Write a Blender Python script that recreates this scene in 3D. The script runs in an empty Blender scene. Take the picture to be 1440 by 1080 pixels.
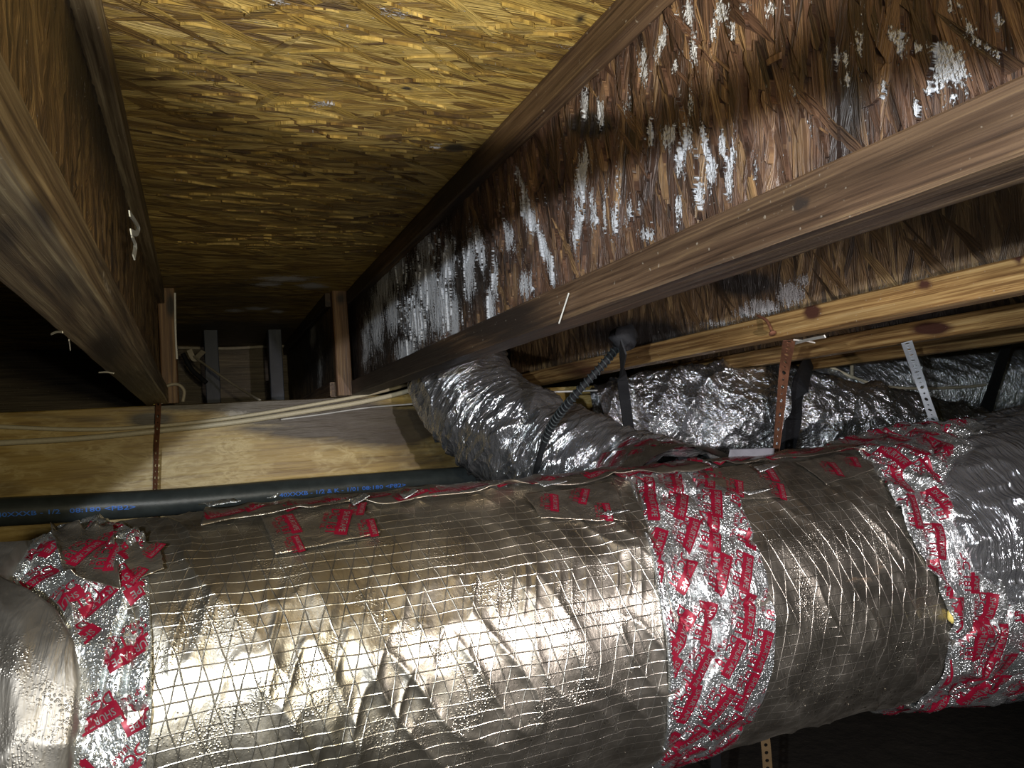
import bpy, math, random
import numpy as np
from mathutils import Matrix, Vector
R_ = random.Random(7)
S = bpy.context.scene
COL = S.collection
# ---------------------------------------------------------------- camera
FPX = 1000.0
def unit(v):
    v = np.array(v, float); return v / np.linalg.norm(v)
_Y = unit([-440, -93, -1000]); _X = unit([2253, 95.5, -1000]); _Z = unit(np.cross(_X, _Y)); _X = np.cross(_Y, _Z)
CM = np.array([_X, _Y, _Z])            # world: X across the joists, Y along them, Z up; the lens is the origin
cd = bpy.data.cameras.new('camera'); cam = bpy.data.objects.new('camera', cd); COL.objects.link(cam)
cam.matrix_world = Matrix([list(CM[i]) + [0.0] for i in range(3)] + [[0, 0, 0, 1]])
cd.sensor_width = 36; cd.lens = 25.0; cd.clip_start = 0.01; S.camera = cam
# ---------------------------------------------------------------- world, lights, exposure
w = bpy.data.worlds.new('world'); S.world = w; w.use_nodes = True
w.node_tree.nodes['Background'].inputs[0].default_value = (0.55, 0.6, 0.7, 1)
w.node_tree.nodes['Background'].inputs[1].default_value = 0.002
def spot(name, loc, target, power, color, angle, blend, radius):
    l = bpy.data.lights.new(name, 'SPOT'); l.energy = power; l.color = color
    l.spot_size = math.radians(angle); l.spot_blend = blend; l.shadow_soft_size = radius
    o = bpy.data.objects.new(name, l); COL.objects.link(o); o.location = loc
    d = Vector(target) - Vector(loc); o.rotation_euler = d.to_track_quat('-Z', 'Y').to_euler(); return o
def aim(loc, d): return tuple(np.array(loc) + np.array(d))
spot('phone_flash', (0.07, -0.03, 0.0), (0.45, 1.2, -0.02), 2.0, (1.0, 0.97, 0.92), 150, 1.0, 0.008)
spot('raised_torch', (0.10, 0.0, 0.0), aim((0.10, 0.0, 0.0), (.096, .57, .816)), 17.0, (1.0, 0.95, 0.84), 65, 0.10, 0.012)
spot('hand_torch', (-0.25, -0.10, 0.029), aim((-0.25, -0.10, 0.029), (.528, .499, -.686)), 27.0, (0.90, 0.95, 1.0), 113, 0.035, 0.008)
spot('side_torch', (0.42, -0.12, -0.04), (0.72, 0.9, -0.33), 22.0, (1.0, 0.90, 0.90), 72, 0.5, 0.010)
spot('head_torch', (0.10, -0.30, 0.03), (-0.12, 1.7, -0.16), 13.0, (1.0, 0.86, 0.54), 50, 0.7, 0.02)
S.view_settings.view_transform = 'Standard'; S.view_settings.look = 'None'
S.view_settings.exposure = 0.42; S.view_settings.gamma = 1.0; S.view_settings.use_curve_mapping = False
# ---------------------------------------------------------------- helpers
def ray(px, py): return CM @ np.array([px - 720, 540 - py, -FPX]) / FPX
def P(px, py, d): return ray(px, py) * d
def onX(px, py, x): r = ray(px, py); return r * x / r[0]
def onY(px, py, y): r = ray(px, py); return r * y / r[1]
def onZ(px, py, z): r = ray(px, py); return r * z / r[2]
def proj(p):
    c = np.asarray(p) @ CM
    d = np.maximum(-c[..., 2], 0.02)
    return np.stack([720 + FPX * c[..., 0] / d, 540 - FPX * c[..., 1] / d], -1)
def _h(ix, iy, iz, seed):
    h = (ix * 374761393 + iy * 668265263 + iz * 2147483647 + seed * 1274126177) & 0xffffffff
    h = ((h ^ (h >> 13)) * 1274126177) & 0xffffffff
    h = ((h ^ (h >> 16)) * 2246822519) & 0xffffffff
    return ((h ^ (h >> 15)) & 0xffffff) / float(0xffffff)
def vnoise(x, y, z=0.0, seed=0):
    x, y, z = np.broadcast_arrays(np.asarray(x, float), np.asarray(y, float), np.asarray(z, float))
    fx, fy, fz = np.floor(x), np.floor(y), np.floor(z)
    ix, iy, iz = fx.astype(np.int64), fy.astype(np.int64), fz.astype(np.int64)
    tx, ty, tz = x - fx, y - fy, z - fz
    tx, ty, tz = [t * t * (3 - 2 * t) for t in (tx, ty, tz)]
    r = 0
    for a in (0, 1):
        for b in (0, 1):
            for c in (0, 1):
                r = r + _h(ix + a, iy + b, iz + c, seed) * (tx if a else 1 - tx) * (ty if b else 1 - ty) * (tz if c else 1 - tz)
    return r
def ridge(x, y, z=0.0, seed=0): return 1 - np.abs(2 * vnoise(x, y, z, seed) - 1)
def link(name, me, mat, parent=None, smooth=True):
    o = bpy.data.objects.new(name, me); COL.objects.link(o)
    for m in (mat if isinstance(mat, (list, tuple)) else [mat]): me.materials.append(m)
    if parent is not None: o.parent = parent
    if smooth: me.polygons.foreach_set('use_smooth', [True] * len(me.polygons))
    return o
def mesh(name, V, F, mat, parent=None, smooth=True, attrs=None, fmat=None):
    me = bpy.data.meshes.new(name); me.from_pydata([tuple(v) for v in np.asarray(V).tolist()], [], F)
    if attrs:
        for k, a in attrs.items():
            a = np.asarray(a, float)
            if a.ndim == 2:
                at = me.attributes.new(k, 'FLOAT_VECTOR', 'POINT'); at.data.foreach_set('vector', a.ravel())
            else:
                at = me.attributes.new(k, 'FLOAT', 'POINT'); at.data.foreach_set('value', a)
    o = link(name, me, mat, parent, smooth)
    if fmat is not None: me.polygons.foreach_set('material_index', fmat)
    me.update(); return o
def empty(name, loc=(0, 0, 0)):
    o = bpy.data.objects.new(name, None); COL.objects.link(o); o.location = loc; o.empty_display_size = .02
    return o
def tag(o, label=None, cat=None, group=None, kind=None):
    if label: o['label'] = label
    if cat: o['category'] = cat
    if group: o['group'] = group
    if kind: o['kind'] = kind
    return o
def grid_faces(nu, nv, wrap=False):
    F = []
    for i in range(nu - 1):
        for j in range(nv if wrap else nv - 1):
            k = (j + 1) % nv
            F.append((i * nv + j, (i + 1) * nv + j, (i + 1) * nv + k, i * nv + k))
    return F
def at_origin(o, loc):
    """put an object's own origin at loc while its geometry stays"""
    o.data.transform(Matrix.Translation(-Vector(loc))); o.location = loc
def chamfer_profile(a0, a1, b0, b1, c, step):
    pts = [(a0 + c, b0), (a1 - c, b0), (a1, b0 + c), (a1, b1 - c), (a1 - c, b1), (a0 + c, b1), (a0, b1 - c), (a0, b0 + c)]
    out = []
    for i, p in enumerate(pts):
        q = pts[(i + 1) % 8]; L = math.hypot(q[0] - p[0], q[1] - p[1]); n = max(1, int(L / step))
        for k in range(n): out.append((p[0] + (q[0] - p[0]) * k / n, p[1] + (q[1] - p[1]) * k / n))
    return out
def timber(name, box, axis, mat, parent=None, c=0.002, step=0.006, seg=0.01, rough=0.0012, marks=None, seed=0, edge=0.0):
    """a sawn piece: chamfered section swept along its axis, slightly uneven"""
    (x0, x1), (y0, y1), (z0, z1) = box
    if axis == 'y': pr = chamfer_profile(x0, x1, z0, z1, c, step); L0, L1 = y0, y1
    elif axis == 'x': pr = chamfer_profile(y0, y1, z0, z1, c, step); L0, L1 = x0, x1
    else: pr = chamfer_profile(x0, x1, y0, y1, c, step); L0, L1 = z0, z1
    n = max(2, int((L1 - L0) / seg)); ts = np.linspace(L0, L1, n); pr = np.array(pr); m = len(pr)
    T = np.repeat(ts, m); A = np.tile(pr[:, 0], n); B = np.tile(pr[:, 1], n)
    V = {'y': np.stack([A, T, B], 1), 'x': np.stack([T, A, B], 1), 'z': np.stack([A, B, T], 1)}[axis]
    if rough:
        for k in range(3):
            sc = np.array([60, 60, 60.]); sc['xyz'.index(axis)] = 9
            nz = vnoise(*(V * sc).T, seed=seed * 7 + k) + .6 * vnoise(*(V * sc * 2.7).T, seed=seed * 7 + k + 3) - .8
            if k != 'xyz'.index(axis): V[:, k] += nz * rough
    F = grid_faces(n, m, True)
    if axis != 'y': F = [f[::-1] for f in F]
    cap0 = tuple(range(m)); cap1 = tuple(range((n - 1) * m, n * m))
    F += [cap0 if axis == 'y' else cap0[::-1], cap1[::-1] if axis == 'y' else cap1]
    at = {}
    px = proj(V)
    for k, bl in (marks or {}).items(): at[k] = blobs(px, bl)
    return mesh(name, V, F, mat, parent, smooth=False, attrs=at)
def blobs(px, lst):
    """hand-placed shapes of stains, mould and painted shade (x, y, half width, half height, lean) laid on the piece's surface"""
    r = np.zeros(len(px))
    for b in lst:
        x, y, a, h = b[:4]; s = b[4] if len(b) > 4 else 0
        dy = px[:, 1] - y; dx = px[:, 0] - x - s * dy
        r = np.maximum(r, np.exp(-((dx / a) ** 2 + (dy / h) ** 2) * 1.2) * (b[5] if len(b) > 5 else 1))
    return r
def sweep(name, pts, rad, mat, parent=None, n=10, sub=10, flat=None, closed=False):
    """round (or flat = (w, t)) bar along a smoothed path"""
    pts = [np.array(p, float) for p in pts]
    Q = []
    if len(pts) > 2 or closed:
        m = len(pts)
        for i in range(m if closed else m - 1):
            if closed: p0, p1, p2, p3 = pts[i - 1], pts[i], pts[(i + 1) % m], pts[(i + 2) % m]
            else: p0, p1, p2, p3 = pts[max(i - 1, 0)], pts[i], pts[i + 1], pts[min(i + 2, m - 1)]
            for k in range(sub):
                t = k / sub; Q.append(.5 * ((2 * p1) + (-p0 + p2) * t + (2 * p0 - 5 * p1 + 4 * p2 - p3) * t * t + (-p0 + 3 * p1 - 3 * p2 + p3) * t ** 3))
        if not closed: Q.append(pts[-1])
    else: Q = pts
    Q = np.array(Q); T = np.gradient(Q, axis=0); T /= np.linalg.norm(T, axis=1)[:, None]
    up = np.array([0, -1, 0.15]) if flat else np.array([0, 0, 1.0])
    if abs(np.dot(T[0], up / np.linalg.norm(up))) > .9: up = np.array([0.9, -.4, 0.])
    V = []
    for q, t in zip(Q, T):
        a = unit(np.cross(t, up)); b = np.cross(a, t)
        if flat:
            for u, v in ((-.5, -.5), (.5, -.5), (.5, .5), (-.5, .5)): V.append(q + a * u * flat[0] + b * v * flat[1])
        else:
            for k in range(n): V.append(q + rad * (a * math.cos(6.28318 * k / n) + b * math.sin(6.28318 * k / n)))
    m = 4 if flat else n
    F = grid_faces(len(Q), m, True)
    if closed: F += [((len(Q) - 1) * m + j, j, (j + 1) % m, (len(Q) - 1) * m + (j + 1) % m) for j in range(m)]
    else: F += [tuple(range(m)), tuple(range(len(Q) * m - m, len(Q) * m))[::-1]]
    return mesh(name, V, F, mat, parent, smooth=not flat)
# ---------------------------------------------------------------- materials
class NT:
    def __init__(s, name):
        s.m = bpy.data.materials.new(name); s.m.use_nodes = True; s.t = s.m.node_tree; s.t.nodes.clear()
        s.out = s.t.nodes.new('ShaderNodeOutputMaterial'); s.b = s.t.nodes.new('ShaderNodeBsdfPrincipled')
        s.t.links.new(s.b.outputs[0], s.out.inputs[0])
    def set(s, sock, v):
        if isinstance(v, bpy.types.NodeSocket): s.t.links.new(v, sock)
        elif isinstance(v, (tuple, list)) and sock.type == 'RGBA' and len(v) == 3: sock.default_value = (*v, 1)
        else: sock.default_value = v
    def node(s, typ, ins=None, out=0, **props):
        n = s.t.nodes.new('ShaderNode' + typ)
        for k, v in props.items(): setattr(n, k, v)
        for k, v in (ins or {}).items(): s.set(n.inputs[k], v)
        return n.outputs[out]
    def pos(s): return s.node('NewGeometry', out='Position')
    def obj(s): return s.node('TexCoord', out='Object')
    def attr(s, name, out='Fac'): return s.node('Attribute', out=out, attribute_name=name)
    def math(s, op, a, b=0.0, c=0.0, clamp=False): return s.node('Math', {0: a, 1: b, 2: c}, operation=op, use_clamp=clamp)
    def map(s, v, scale=(1, 1, 1), rot=(0, 0, 0), loc=(0, 0, 0)): return s.node('Mapping', {'Vector': v, 'Scale': scale, 'Rotation': rot, 'Location': loc})
    def noise(s, v, scale=5, detail=3, rough=.55, dist=0.0, out='Fac'): return s.node('TexNoise', {'Vector': v, 'Scale': scale, 'Detail': detail, 'Roughness': rough, 'Distortion': dist}, out=out)
    def vor(s, v, scale=5, out='Color', feature='F1', rnd=1.0): return s.node('TexVoronoi', {'Vector': v, 'Scale': scale, 'Randomness': rnd}, out=out, feature=feature)
    def mix(s, f, a, b, mode='MIX'):
        n = s.t.nodes.new('ShaderNodeMix'); n.data_type = 'RGBA'; n.blend_type = mode
        s.set(n.inputs[0], f); s.set(n.inputs[6], a); s.set(n.inputs[7], b); return n.outputs[2]
    def ramp(s, f, stops):
        n = s.t.nodes.new('ShaderNodeValToRGB'); e = n.color_ramp.elements
        while len(e) < len(stops): e.new(.5)
        for q, (p, c) in zip(e, stops): q.position = p; q.color = (*c, 1) if not isinstance(c, (int, float)) else (c, c, c, 1)
        s.set(n.inputs[0], f); return n.outputs[0]
    def rng(s, f, a, b, c=0.0, d=1.0): return s.node('MapRange', {'Value': f, 'From Min': a, 'From Max': b, 'To Min': c, 'To Max': d}, clamp=True)
    def sep(s, v, i): return s.node('SeparateXYZ', {0: v}, out=i)
    def fin(s, color=None, rough=None, metal=None, height=None, dist=.002, strength=1.0, spec=None, coat=None):
        b = s.b
        if color is not None: s.set(b.inputs['Base Color'], color)
        if rough is not None: s.set(b.inputs['Roughness'], rough)
        if metal is not None: s.set(b.inputs['Metallic'], metal)
        if spec is not None: s.set(b.inputs['Specular IOR Level'], spec)
        if coat is not None: s.set(b.inputs['Coat Weight'], coat)
        if height is not None:
            n = s.node('Bump', {'Height': height, 'Distance': dist, 'Strength': strength}); s.t.links.new(n, b.inputs['Normal'])
        return s.m
def osb(name, along, tones, white=None, dark=None, gloss=.55, seed=0.0, fibre=1.0):
    """oriented strand board: pressed overlapping strands, two strand layers with their own direction and tone"""
    k = NT(name); p = k.pos()
    # plane coordinates: u along the strands, v across
    if along == 'x': uv = k.node('CombineXYZ', {0: k.sep(p, 0), 1: k.sep(p, 1), 2: 0.0})
    else: uv = k.node('CombineXYZ', {0: k.sep(p, 2), 1: k.sep(p, 1), 2: 0.0})
    wob = k.noise(uv, 7, 2, out='Color')
    uv = k.node('VectorMath', {0: uv, 1: k.node('VectorMath', {0: wob, 1: (.0025, .0025, .0)}, operation='MULTIPLY')}, operation='ADD')
    layers = []; hs = []
    for i, (ang, sc) in enumerate(((.04, 1.0), (-.16, 1.2), (.30, .9), (-.60, .9))):
        # Mapping scales before rotating, so rotate first
        r = k.map(uv, (1, 1, 1), (0, 0, ang), (0, 0, 0)); q = k.map(r, (13 * sc, 125 * sc, 1), (0, 0, 0), (seed + i * 3.7, i * 1.9, 0))
        c = k.vor(q, 1, out='Color'); v = k.sep(c, 0); v2 = k.sep(c, 1)
        f = k.noise(k.map(r, (16, 520, 1), (0, 0, 0), (i, seed, 0)), 1, 3, .6)
        layers.append((v, v2, f))
    v, sel, f = layers[0]; tone = v; fib = f
    for (v, s2, f), th in zip(layers[1:], (.55, .78, .90)):
        mk = k.math('GREATER_THAN', s2, th)
        tone = k.node('Mix', {0: mk, 2: tone, 3: v}); fib = k.node('Mix', {0: mk, 2: fib, 3: f})
    base = k.ramp(k.node('Mix', {0: .45, 2: tone, 3: fib}), [(i / (len(tones) - 1) * .7 + .15, c) for i, c in enumerate(tones)])
    fd = k.rng(fib, .25, .75, .62, 1.18)
    base = k.mix(1.0, base, k.node('CombineColor', {0: fd, 1: fd, 2: fd}), 'MULTIPLY')
    tr = k.rng(k.node('ObjectInfo', out='Random'), 0, 1, .72, 1.25); base = k.mix(1.0, base, k.node('CombineColor', {0: tr, 1: tr, 2: tr}), 'MULTIPLY')
    blot = k.noise(k.map(uv, (3, 8, 1)), 1, 4, .65)
    bl = k.rng(blot, .35, .7, .55, 1.1); base = k.mix(1.0, base, k.node('CombineColor', {0: bl, 1: bl, 2: bl}), 'MULTIPLY')
    spk = k.rng(k.noise(k.map(uv, (60, 160, 1)), 1, 2), .70, .76); base = k.mix(k.math('MULTIPLY', spk, .8), base, tones[0])
    rough = gloss
    h = k.math('ADD', k.math('MULTIPLY', tone, .8), k.math('MULTIPLY', fib, 1.0))
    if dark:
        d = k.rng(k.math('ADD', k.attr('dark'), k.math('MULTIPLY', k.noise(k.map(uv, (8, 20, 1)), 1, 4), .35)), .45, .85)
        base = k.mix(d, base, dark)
    if white:
        st = k.noise(k.map(uv, (26, 150, 1)), 1, 5, .65); sp = k.noise(k.map(uv, (380, 480, 1)), 1, 2, .6)
        w_ = k.math('ADD', k.math('MULTIPLY', k.attr('mould'), .85), k.math('ADD', k.math('MULTIPLY', k.rng(st, .34, .66), .62), k.math('MULTIPLY', k.rng(sp, .3, .7), .5)))
        w_ = k.rng(w_, .94, 1.08); base = k.mix(w_, base, k.mix(sp, tuple(c * .55 for c in white), white))
        h = k.math('ADD', h, k.math('MULTIPLY', w_, k.math('MULTIPLY', sp, 1.2)))
    return k.fin(base, k.rng(fib, .3, .7, gloss + .12, gloss - .14), 0, h, .0034, 1.0, spec=.6)
def wood(name, axis, tones, stain=(.03, .022, .018), gloss=.5, lines=1.0, attr=True, seed=0.0, white=None):
    k = NT(name); p = k.pos()
    sc = {'x': (3, 170, 170), 'y': (170, 3, 170), 'z': (170, 170, 3)}[axis]
    wob = k.noise(p, 6, 2)
    q = k.node('VectorMath', {0: k.map(p, sc, loc=(seed, seed, seed)), 1: k.node('CombineXYZ', {0: wob, 1: wob, 2: wob})}, operation='ADD')
    g = k.noise(q, 1, 5, .62); g2 = k.noise(k.map(p, tuple(c * 3.5 for c in sc)), 1, 3, .6)
    gg = k.math('ADD', k.math('MULTIPLY', g, .72), k.math('MULTIPLY', g2, .28))
    c = k.ramp(gg, [(.33 + .34 * i / (len(tones) - 1), t) for i, t in enumerate(tones)])
    b = k.noise(k.map(p, tuple(max(2, s_ * .10) for s_ in sc)), 1.6, 4, .6); bb = k.rng(b, .32, .68, .5, 1.12)
    c = k.mix(1.0, c, k.node('CombineColor', {0: bb, 1: bb, 2: bb}), 'MULTIPLY')
    if attr:
        d = k.rng(k.math('ADD', k.attr('dark'), k.math('MULTIPLY', k.noise(q, .6, 3), .5)), .55, .9); c = k.mix(d, c, stain)
    if white:
        wv = k.rng(k.math('ADD', k.attr('mould'), k.math('MULTIPLY', k.noise(p, 160, 3), .9)), .95, 1.15); c = k.mix(wv, c, white)
    sp = k.rng(k.noise(p, 230, 1), .72, .78); c = k.mix(k.math('MULTIPLY', sp, .35), c, (.5, .45, .36))
    return k.fin(c, gloss, 0, gg, .0016 * lines, .9, spec=.4)
def foil(name, base, rough, crinkle, scale, stretch=(1, 1), scrim=False, drops=0.0, stain=None, dull=0.0, metal=.9):
    """aluminium foil facing; the coordinates are metres along (s) and around (t) the duct"""
    k = NT(name); uv = k.attr('suv', 'Vector'); s_, t_ = k.sep(uv, 0), k.sep(uv, 1)
    q = k.map(uv, (stretch[0], stretch[1], 1))
    a = k.noise(q, scale, 4, .6, .6); b = k.noise(q, scale * 3.3, 3, .6, .3)
    va = k.vor(q, scale * 1.4, out='Distance')
    h = k.math('ADD', k.math('MULTIPLY', k.math('ABSOLUTE', k.math('SUBTRACT', a, .5)), -2.2), k.math('MULTIPLY', b, .35))
    h = k.math('ADD', h, k.math('MULTIPLY', va, .5))
    h = k.math('MULTIPLY', h, crinkle)
    col = base
    if scrim:
        wv = k.noise(uv, 14, 2, out='Color'); ws = k.math('MULTIPLY', k.math('SUBTRACT', k.sep(wv, 0), .5), .012); wt = k.math('MULTIPLY', k.math('SUBTRACT', k.sep(wv, 1), .5), .008)
        S2 = k.math('ADD', s_, ws); T2 = k.math('ADD', t_, wt)
        def thread(coord, pitch, wd):
            f = k.math('ABSOLUTE', k.math('SUBTRACT', k.math('FRACT', k.math('DIVIDE', coord, pitch)), .5))
            return k.rng(f, 0.0, wd / pitch, 1.0, 0.0)
        l1 = thread(T2, .0128, .0008)
        l2 = thread(k.math('ADD', S2, k.math('MULTIPLY', T2, .30)), .0205, .0008)
        l3 = thread(k.math('ADD', S2, k.math('MULTIPLY', T2, -.27)), .0205, .0008)
        th = k.math('MAXIMUM', l1, k.math('MAXIMUM', l2, l3))
        # foil sags between threads
        h = k.math('ADD', h, k.math('MULTIPLY', th, .17)); h = k.math('ADD', h, k.math('MULTIPLY', k.noise(k.map(uv, (1.6, .8, 1)), 150, 4, .65), .12))
        col = k.mix(k.math('MULTIPLY', th, .35), col, (.86, .83, .76))
    if drops:
        dv = k.vor(uv, 420, out='Distance'); dz = k.rng(dv, .15, .5, 1, 0)
        zone = k.rng(k.noise(uv, 16, 3, .6), .50 - drops * .2, .62 - drops * .2)
        h = k.math('ADD', h, k.math('MULTIPLY', k.math('MULTIPLY', dz, zone), .45 * min(1, drops + .3)))
        big = k.rng(k.vor(k.map(uv, (1, 1, 1), (0, 0, .4)), 130, out='Distance'), .10, .22, 1, 0)
        h = k.math('ADD', h, k.math('MULTIPLY', big, .7 * min(1, drops * drops * 1.2)))
    r = k.rng(k.noise(uv, 22, 4, .6), .3, .7, rough * .75, rough * 1.35)
    if dull:
        dz = k.rng(k.noise(uv, 7, 4, .65), .42, .62, 0, dull); r = k.math('ADD', r, k.math('MULTIPLY', dz, .25))
        col = k.mix(k.math('MULTIPLY', dz, .6), col, tuple(c * .6 for c in base))
    if stain:
        sm = k.rng(k.math('ADD', k.math('MULTIPLY', k.attr('rust'), .6), k.math('MULTIPLY', k.noise(k.map(uv, (70, 190, 1)), 1, 5, .75), 1.0)), .85, 1.1); col = k.mix(k.math('MULTIPLY', sm, .75), col, stain)
        r = k.math('ADD', r, k.math('MULTIPLY', sm, .3))
    return k.fin(col, r, metal, h, .0022, 1.0)
def plain(name, col, rough=.5, metal=0.0, bump=0.0, scale=60, var=.25, spec=.5):
    k = NT(name); p = k.pos(); n = k.noise(p, scale, 4, .6)
    c = k.mix(n, tuple(x * (1 - var) for x in col), tuple(min(1, x * (1 + var)) for x in col))
    return k.fin(c, rough, metal, n if bump else None, bump, 1.0, spec=spec)
M = {}
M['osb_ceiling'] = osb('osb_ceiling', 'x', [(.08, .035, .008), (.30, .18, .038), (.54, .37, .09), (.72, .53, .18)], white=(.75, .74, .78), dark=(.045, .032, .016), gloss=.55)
M['osb_web'] = osb('osb_web', 'z', [(.030, .018, .013), (.105, .055, .036), (.20, .11, .068), (.42, .26, .12)], white=(.82, .85, .90), dark=(.022, .016, .013), gloss=.42, seed=5)
M['osb_web_old'] = osb('osb_web_old', 'z', [(.03, .02, .012), (.14, .085, .04), (.24, .15, .07), (.42, .29, .13)], white=(.62, .62, .62), dark=(.02, .015, .012), gloss=.5, seed=11)
M['flange_brown'] = wood('flange_brown', 'y', [(.03, .018, .012), (.085, .05, .030), (.16, .10, .058), (.30, .20, .10)], seed=2)
M['flange_gold'] = wood('flange_gold', 'y', [(.07, .03, .010), (.24, .13, .045), (.46, .29, .11), (.60, .42, .19)], stain=(.07, .028, .018), seed=6)
M['girder'] = None
def girder_mat():
    k = NT('lvl_girder'); p = k.pos(); q = k.map(p, (4.5, 4, 13))
    n = k.noise(q, 3.2, 5, .6, 1.2); v = k.math('ABSOLUTE', k.math('SUBTRACT', n, .5)); vein = k.rng(v, .01, .10, 1, 0)
    g = k.noise(k.map(p, (5, 5, 160)), 1, 4, .6)
    c = k.ramp(g, [(.3, (.24, .145, .03)), (.5, (.40, .27, .07)), (.7, (.50, .35, .10))])
    pat = k.rng(k.noise(k.map(p, (5, 5, 14)), 1.6, 4, .6), .44, .60)
    c = k.mix(k.math('MULTIPLY', vein, k.math('MULTIPLY', pat, .85)), c, (.72, .58, .27))
    c = k.mix(k.math('MULTIPLY', pat, .35), c, (.50, .37, .14))
    d = k.rng(k.math('ADD', k.attr('dark'), k.math('MULTIPLY', k.noise(k.map(p, (6, 6, 40)), 1, 4, .65), .7)), .55, .95)
    c = k.mix(k.math('MULTIPLY', d, .93), c, k.mix(k.noise(k.map(p, (9, 9, 120)), 1, 3), (.008, .006, .005), (.035, .022, .015)))
    wv = k.rng(k.math('ADD', k.attr('mould'), k.math('MULTIPLY', k.noise(p, 90, 4, .7), .9)), .95, 1.2); c = k.mix(k.math('MULTIPLY', wv, .7), c, (.36, .33, .28))
    return k.fin(c, .42, 0, g, .0012, 1, spec=.5)
M['girder'] = girder_mat()
M['post_wood'] = wood('post_wood', 'z', [(.06, .03, .018), (.20, .11, .055), (.38, .25, .12)], seed=9)
M['grey_post'] = plain('grey_post', (.05, .06, .085), .55, 0, .001, 40)
M['rim'] = wood('rim_wood', 'x', [(.05, .035, .02), (.13, .10, .06), (.22, .18, .11)], attr=False, seed=3)
M['concrete'] = plain('damp_concrete', (.30, .30, .17), .85, 0, .004, 14, .5)
M['dirt'] = plain('dirt', (.035, .028, .02), .95, 0, .01, 22, .5)
M['foil_scrim'] = foil('foil_scrim', (.50, .465, .395), .34, .24, 26, (1.5, .7), scrim=True, metal=.97, drops=.05, stain=(.30, .16, .05))  # warm base tint carries the ceiling's yellow reflection
M['foil_tape'] = foil('foil_tape', (.76, .79, .79), .30, 1.5, 34, (1.6, .55), drops=1.0, metal=.93)
M['foil_patch'] = foil('foil_patch', (.40, .36, .30), .30, .9, 24, (1, 1), drops=.2)
M['foil_sleeve'] = foil('foil_sleeve', (.38, .35, .31), .36, .9, 14, (2.6, .6), dull=.8, drops=.1)
M['foil_flex'] = foil('foil_flex', (.62, .64, .67), .16, 2.4, 30, (2.4, .45), drops=0)
M['foil_crumpled'] = foil('foil_crumpled', (.92, .94, .97), .20, 3.0, 50, (1, 1), metal=.97)
M['foil_ribbed'] = foil('foil_ribbed', (.78, .82, .84), .18, 3.0, 60, (2.2, .5), drops=0)
M['red_ink'] = plain('red_ink', (.24, .005, .024), .42, .25, 0, 300, .2)
M['silver_ink'] = plain('silver_letter', (.75, .74, .72), .35, .9, 0, 300, .1)
M['black_pipe'] = plain('black_pipe', (.045, .055, .056), .42, 0, .0006, 50, .5)
M['blue_ink'] = plain('blue_ink', (.05, .22, .95), .5)
M['beige_cable'] = plain('beige_cable', (.62, .56, .40), .45, 0, .0004, 200, .2)
M['white_cable'] = plain('white_cable', (.62, .62, .60), .4)
M['grey_cable'] = plain('old_cable', (.40, .36, .28), .55, 0, .0004, 90, .3)
M['rust'] = plain('rusty_steel', (.20, .085, .045), .75, .3, .0008, 120, .6)
M['galv'] = plain('galvanised_steel', (.72, .78, .84), .42, .25, .0002, 90, .12)
M['hole_dark'] = plain('hole_dark', (.01, .01, .01), .9)
M['black_strap'] = plain('black_strap', (.006, .007, .009), .75, 0, .0008, 400, .3)
M['clear_film'] = plain('clear_film', (.20, .20, .22), .25)
M['yellow_foam'] = plain('yellow_foam', (.70, .58, .16), .9, 0, .001, 200)
M['white_fibre'] = plain('white_fibre', (.7, .68, .62), .8)
k = NT('water'); k.b.inputs['Transmission Weight'].default_value = 1.0; M['water'] = k.fin((1, 1, 1), .02, 0)
# ---------------------------------------------------------------- structure
ZC, ZB = .358, .105
def panel_grid(name, u0, u1, v0, v1, fn, mat, step, marks, disp=0.0, parent=None, seed=0):
    nu = int((u1 - u0) / step) + 1; nv = int((v1 - v0) / step) + 1
    U, Vv = np.meshgrid(np.linspace(u0, u1, nu), np.linspace(v0, v1, nv), indexing='ij')
    V = fn(U.ravel(), Vv.ravel()); return nu, nv, V
nu, nv, V = panel_grid('ceiling', -.95, 3.1, -.7, 2.72, lambda u, v: np.stack([u, v, np.full_like(u, ZC)], 1), None, .012, None)
V[:, 2] -= .0022 * vnoise(V[:, 0] * 14, V[:, 1] * 70, seed=3)
ps = proj(V)
ceil_white = [(400, 392, 45, 5), (440, 402, 26, 5), (375, 400, 24, 3.5), (360, 434, 22, 3), (330, 437, 16, 2.5), (390, 438, 12, 2.5), (545, 17, 26, 6, 0, .75), (455, 147, 26, 5, 0, .62), (560, 22, 18, 5, 0, .8),
              (612, 205, 9, 5, 0, 1), (163, 72, 7, 4), (390, 3, 16, 5)]
ceil_dark = [(298, 8, 9, 8), (640, 208, 22, 7), (500, 270, 200, 30, 0, .35), (815, 30, 6, 40, -.4, .8), (385, 5, 26, 5), (350, 300, 200, 60, 0, .35), (330, 420, 220, 60, 0, .55), (330, 470, 220, 40, 0, .8), (572, 125, 12, 4), (240, 430, 120, 120, 0, .5)]  # wide blobs paint the light fading toward the far end
nF = len(V); F = grid_faces(nu, nv)
VT = V.copy(); VT[:, 2] = ZC + .018
idx = np.arange(nF).reshape(nu, nv); edge = list(idx[:, 0]) + list(idx[-1, 1:]) + list(idx[-2::-1, -1]) + list(idx[0, -2:0:-1])
rim_top = [VT[i] for i in edge]; m = len(edge)
F2 = [(int(edge[i]), int(edge[(i + 1) % m]), nF + (i + 1) % m, nF + i) for i in range(m)] + [tuple(nF + i for i in range(m))[::-1]]
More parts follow.
